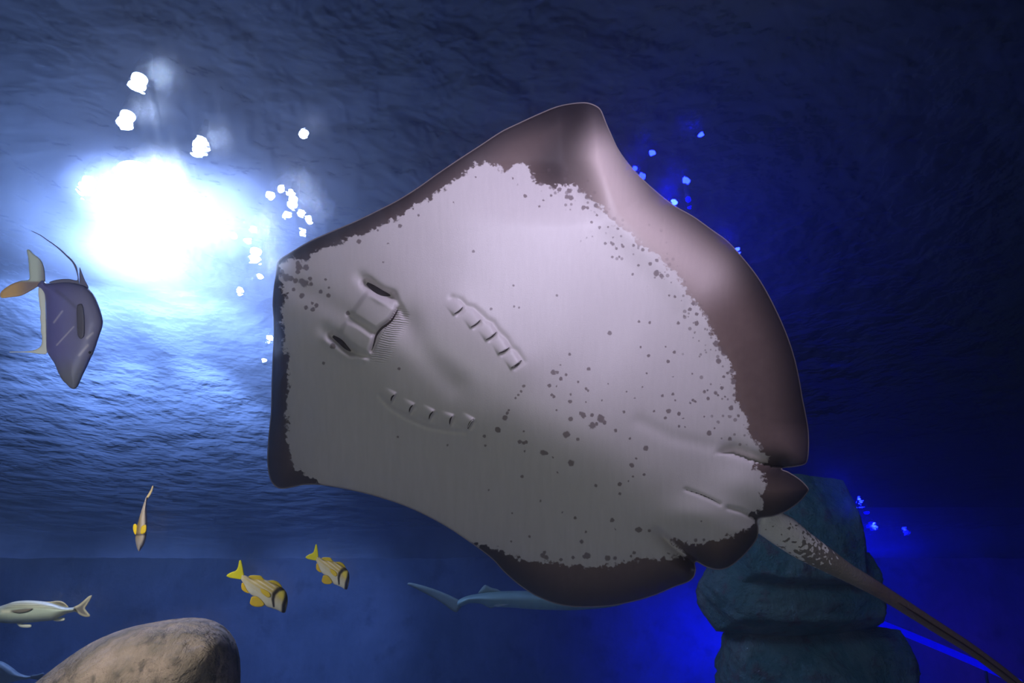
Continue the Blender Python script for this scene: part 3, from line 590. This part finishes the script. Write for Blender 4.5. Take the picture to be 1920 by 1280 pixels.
# 2, 3 porkfish side on
def porkfish(root, T, D, scale, dark=1.0):
    """T maps fish coordinates (zoomed drawing of the big one) to the silhouette plane; scale = silhouette units per drawing unit"""
    tr_ = lambda p: [tuple(T(np.array(q, float))) for q in p]
    inv = lambda P: np.array([0]) 
    A, B = T(np.array((0., 0))), None
    M2 = np.stack([T(np.array((1., 0)))-A, T(np.array((0., 1)))-A], 1); Mi = np.linalg.inv(M2)
    dr = lambda P: (P-A)@Mi.T
    def tb(P, e):
        q = dr(P); L = q[:, 0:2]
        ax = np.array((1285., 960))-np.array((985., 770)); al = np.hypot(*ax); ax /= al; nr = np.array((ax[1], -ax[0]))
        u = (q-(985, 770))@ax/al; v = (q-(985, 770))@nr
        c = lerp(sm(-50, 40, v), (.62, .60, .50), (.55, .42, .16))
        st_ = .5+.5*np.sin(v/4.2); c = lerp(sm(.5, .9, st_)*sm(-20, 20, v)*(1-sm(.62, .7, u)), c, (.80, .70, .48))
        c = lerp(sm(.5, .9, .5+.5*np.sin(v/4.2+3.1))*sm(-55, -10, v)*.5*(1-sm(.62, .7, u)), c, (.62, .48, .12))
        b1 = np.exp(-(seg_dist(q, [(1275,852),(1235,865),(1205,895),(1197,935),(1203,985)])/np.interp(q[:, 1], [850, 900, 985], [20, 15, 8]))**4)
        b2 = np.exp(-(seg_dist(q, [(1300,885),(1290,930),(1275,975),(1272,1025)])/17)**4)
        c = lerp(sm(1215, 1250, q[:, 0])*sm(-10, 30, v), c, (.75, .62, .10))
        c = lerp(np.maximum(b1, b2), c, (.018, .012, .012))
        return c*dark
    yl = (.72, .52, .02)
    part('body', root, tr_([(975,760),(1000,762),(1050,785),(1100,790),(1150,798),(1200,815),(1240,835),(1272,855),(1292,880),(1303,920),(1303,960),(1295,1000),(1285,1028),(1265,1030),(1230,1012),(1190,998),(1150,985),(1110,950),(1075,920),(1040,900),(1012,870),(990,825),(968,790)]), 1, D, 60*scale*D/F, 42*scale, tb, max(.8, 4*scale))
    part('caudal_fin', root, tr_([(990,775),(985,730),(978,690),(968,652),(955,655),(945,700),(932,725),(890,742),(862,765),(885,778),(925,785),(960,790),(975,790)]), 1, D, 9*scale*D/F, 12*scale, flat(np.array((.62, .58, .01))*dark), max(.8, 4*scale), M_fin)
    part('dorsal_fin', root, tr_([(1020,775),(1035,762),(1075,760),(1110,765),(1135,790),(1160,798),(1200,796),(1235,810),(1258,835),(1265,856),(1235,850),(1190,828),(1140,812),(1080,800)]), 1, D, 9*scale*D/F, 10*scale, flat(np.array((.55, .42, .02))*dark), max(.8, 4*scale), M_fin)
    part('anal_fin', root, tr_([(972,818),(985,815),(1010,865),(1028,890),(1010,888),(990,878),(972,860)]), 1, D, 9*scale*D/F, 8*scale, flat(np.array((.68, .45, .01))*dark), max(.8, 4*scale), M_fin)
    part('pelvic_fin', root, tr_([(1045,915),(1085,915),(1125,950),(1135,975),(1110,988),(1060,985),(1032,965),(1035,940)]), 1, D-.01, 9*scale*D/F, 10*scale, flat(np.array((.60, .42, .02))*dark), max(.8, 4*scale), M_fin)
    part('pectoral_fin', root, tr_([(1108,858),(1140,865),(1175,890),(1180,915),(1160,920),(1130,900),(1112,880)]), 1, D-34*scale*D/F, 6*scale*D/F, 10*scale, flat(np.array((.72, .52, .04))*dark), max(.8, 4*scale), M_fin)
    e_ = T(np.array((1283., 925.))); eye(root, e_[0], e_[1], D-16*scale*D/F, 9*scale)
k3 = 3.84
p1 = thing('porkfish', 'larger of the two side-on yellow-finned fish with black bands, above the boulder', 'fish', Vector(W(485, 1100, 2.2)), 'yellow-finned fish with black bands')
porkfish(p1, lambda q: np.array((200, 880))+q/k3, 2.2, 1/k3)
# the smaller one: same drawing mapped onto its own tail, snout and back
src = np.array([(965, 655), (865, 765), (1290, 1020)], float); dst = np.array([(200+1511/k3, 880+540/k3), (200+1434/k3, 880+632/k3), (200+1735/k3, 880+855/k3)])
Ms = np.linalg.solve(np.hstack([src, np.ones((3, 1))]), dst)
p2 = thing('porkfish', 'smaller yellow-finned fish with a black band, higher and further right, below the ray wing', 'fish', Vector(W(620, 1070, 2.6)), 'yellow-finned fish with black bands')
porkfish(p2, lambda q: np.array((*q, 1.))@Ms, 2.6, .70/k3)
# seen end on
p3 = thing('porkfish', 'narrow yellow-finned fish seen head on, alone below the blue ripples', 'fish', Vector(W(265, 980, 2.4)), 'yellow-finned fish with black bands')
zz = lambda p: zc(200, 880, k3, p)
part('body', p3, zz([(288,195),(290,230),(289,280),(291,340),(292,400),(289,450),(285,490),(270,535),(250,568),(235,590),(222,575),(212,540),(206,500),(210,460),(218,410),(235,345),(252,290),(270,235),(280,205)]), 1, 2.4, .05, 8, lambda P, e: lerp(np.exp(-(((P[:, 1]-880)*k3-468)/8)**2)*.8, lerp(sm(440, 540, (P[:, 1]-880)*k3), lerp(sm(228, 262, (P[:, 0]-200)*k3), (.28, .20, .08), (.52, .44, .38)), (.34, .30, .28)), (.05, .04, .04)), 1.0)
part('caudal_fin', p3, zz([(279,215),(290,190),(305,165),(318,142),(328,118),(336,115),(333,145),(322,172),(308,195),(294,215),(286,230)]), 1, 2.4, .006, 3, flat((.62, .48, .26)), .8, M_fin)
part('pectoral_fin', p3, zz([(192,398),(205,390),(218,400),(218,440),(212,470),(200,462),(190,430)]), 1, 2.4, .006, 3, flat((.85, .60, .01)), .8, M_fin)
part('pectoral_fin', p3, zz([(250,412),(270,398),(285,400),(287,430),(278,455),(250,465),(243,455)]), 1, 2.36, .006, 3, flat((.70, .48, .02)), .8, M_fin)

# silver striped fish at the left edge
K4 = 4.0; zz = lambda p: zc(0, 1080, K4, p); D4 = 2.3
sf = thing('silver_fish', 'silver striped fish with a forked tail, swimming left at the lower left edge', 'fish', Vector(W(60, 1145, D4)))
def tint4(P, e):
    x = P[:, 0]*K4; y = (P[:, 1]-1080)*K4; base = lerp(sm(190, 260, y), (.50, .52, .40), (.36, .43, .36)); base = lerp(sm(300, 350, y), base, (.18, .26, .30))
    for k_ in range(3): base = lerp(np.exp(-((y-(205+14*k_)-(x-200)**2*.0002)/3.2)**2)*.7*sm(-40, 60, x), base, (.14, .13, .10))
    base = lerp(np.exp(-(seg_dist(np.stack([x, y], 1), [(80,262),(130,258),(200,248)])/10)**2)*.8, base, (.12, .11, .10))
    return lerp(np.exp(-(seg_dist(np.stack([x, y], 1), [(20,262),(70,264)])/14)**2)*.6, base, (.7, .7, .55))
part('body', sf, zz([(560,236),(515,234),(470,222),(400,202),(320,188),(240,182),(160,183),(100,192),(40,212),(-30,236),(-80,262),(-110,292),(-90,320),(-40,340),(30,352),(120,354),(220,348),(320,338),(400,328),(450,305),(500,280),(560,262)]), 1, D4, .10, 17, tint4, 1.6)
part('caudal_fin', sf, zz([(545,236),(590,212),(630,180),(665,150),(690,143),(678,175),(655,215),(640,240),(655,265),(676,290),(672,303),(640,305),(600,290),(570,268),(545,262)]), 1, D4, .008, 5, lambda P, e: lerp(sm(1.5, 6, e), (.42, .40, .30), (.14, .13, .12)), 1.3, M_fin)
part('dorsal_fin', sf, zz([(310,190),(380,190),(430,184),(470,190),(500,212),(515,236),(470,226),(400,206)]), 1, D4, .008, 5, lambda P, e: lerp(sm(1, 3, e), (.44, .42, .30), (.12, .11, .09)), 1.2, M_fin)
part('anal_fin', sf, zz([(400,325),(450,312),(485,308),(484,330),(440,338),(405,335)]), 1, D4, .008, 4, flat((.6, .64, .55)), 1.2, M_fin)
part('pelvic_fin', sf, zz([(125,350),(170,356),(235,362),(232,382),(185,386),(145,378)]), 1, D4, .008, 4, flat((.6, .64, .58)), 1.2, M_fin)
part('pectoral_fin', sf, zz([(90,262),(130,252),(200,243),(245,240),(215,262),(150,276),(110,272)]), 1, D4-.055, .006, 4, flat((.15, .14, .11)), 1.2, M_fin)
eye(sf, -14, 1146, D4-.03, 4)

# distant shark
K5 = 4.174; zz = lambda p: zc(660, 1000, K5, p); D5 = 6.2
sh = thing('shark', 'dim grey-green shark swimming right in the distance below the ray wing', 'shark', Vector(W(950, 1125, D5)))
g5 = lambda P, e: lerp(sm(480, 560, (P[:, 1]-1000)*K5), (.26, .40, .34), (.40, .62, .56))
part('body', sh, zz([(835,520),(900,488),(1000,468),(1100,455),(1250,448),(1450,450),(1650,460),(1850,475),(2050,500),(2150,530),(2100,560),(1950,585),(1700,600),(1450,595),(1250,580),(1100,572),(1000,548),(920,545),(850,570),(820,560)]), 1, D5, .38, 16, g5, 3)
part('caudal_fin', sh, zz([(850,530),(780,490),(680,448),(600,420),(500,392),(440,384),(432,396),(480,422),(560,462),(640,505),(720,555),(780,600),(815,617),(835,600),(860,560)]), 1, D5, .03, 6, flat((.26, .34, .30)), 3, M_fin)
part('dorsal_fin', sh, zz([(990,470),(1020,420),(1040,402),(1065,408),(1095,425),(1140,435),(1170,462)]), 1, D5, .03, 6, flat((.24, .32, .28)), 3, M_fin)
part('anal_fin', sh, zz([(1010,545),(1060,555),(1120,568),(1090,585),(1060,575)]), 1, D5, .03, 6, flat((.24, .36, .36)), 2.5, M_fin)
part('pelvic_fin', sh, zz([(1110,560),(1200,545),(1230,552),(1180,565),(1130,572)]), 1, D5-.15, .02, 5, flat((.55, .70, .70)), 2.5, M_fin)

df = thing('dim_fish', 'dim blue-grey fish tail tapering into the bottom left corner', 'fish', Vector(W(10, 1262, 4.5)))
zz = lambda p: zc(0, 1080, K4, p)
part('body', df, zz([(20,640),(60,662),(100,690),(140,722),(190,742),(245,752),(205,772),(140,780),(60,800),(-40,815),(-200,830),(-330,780),(-300,690),(-160,640),(-60,628)]), 1, 4.5, .12, 18, flat((.20, .26, .30)), 2)
part('caudal_fin', df, zz([(230,745),(280,735),(330,725),(320,760),(325,790),(270,775),(225,765)]), 1, 4.5, .012, 5, flat((.14, .18, .22)), 2, M_fin)
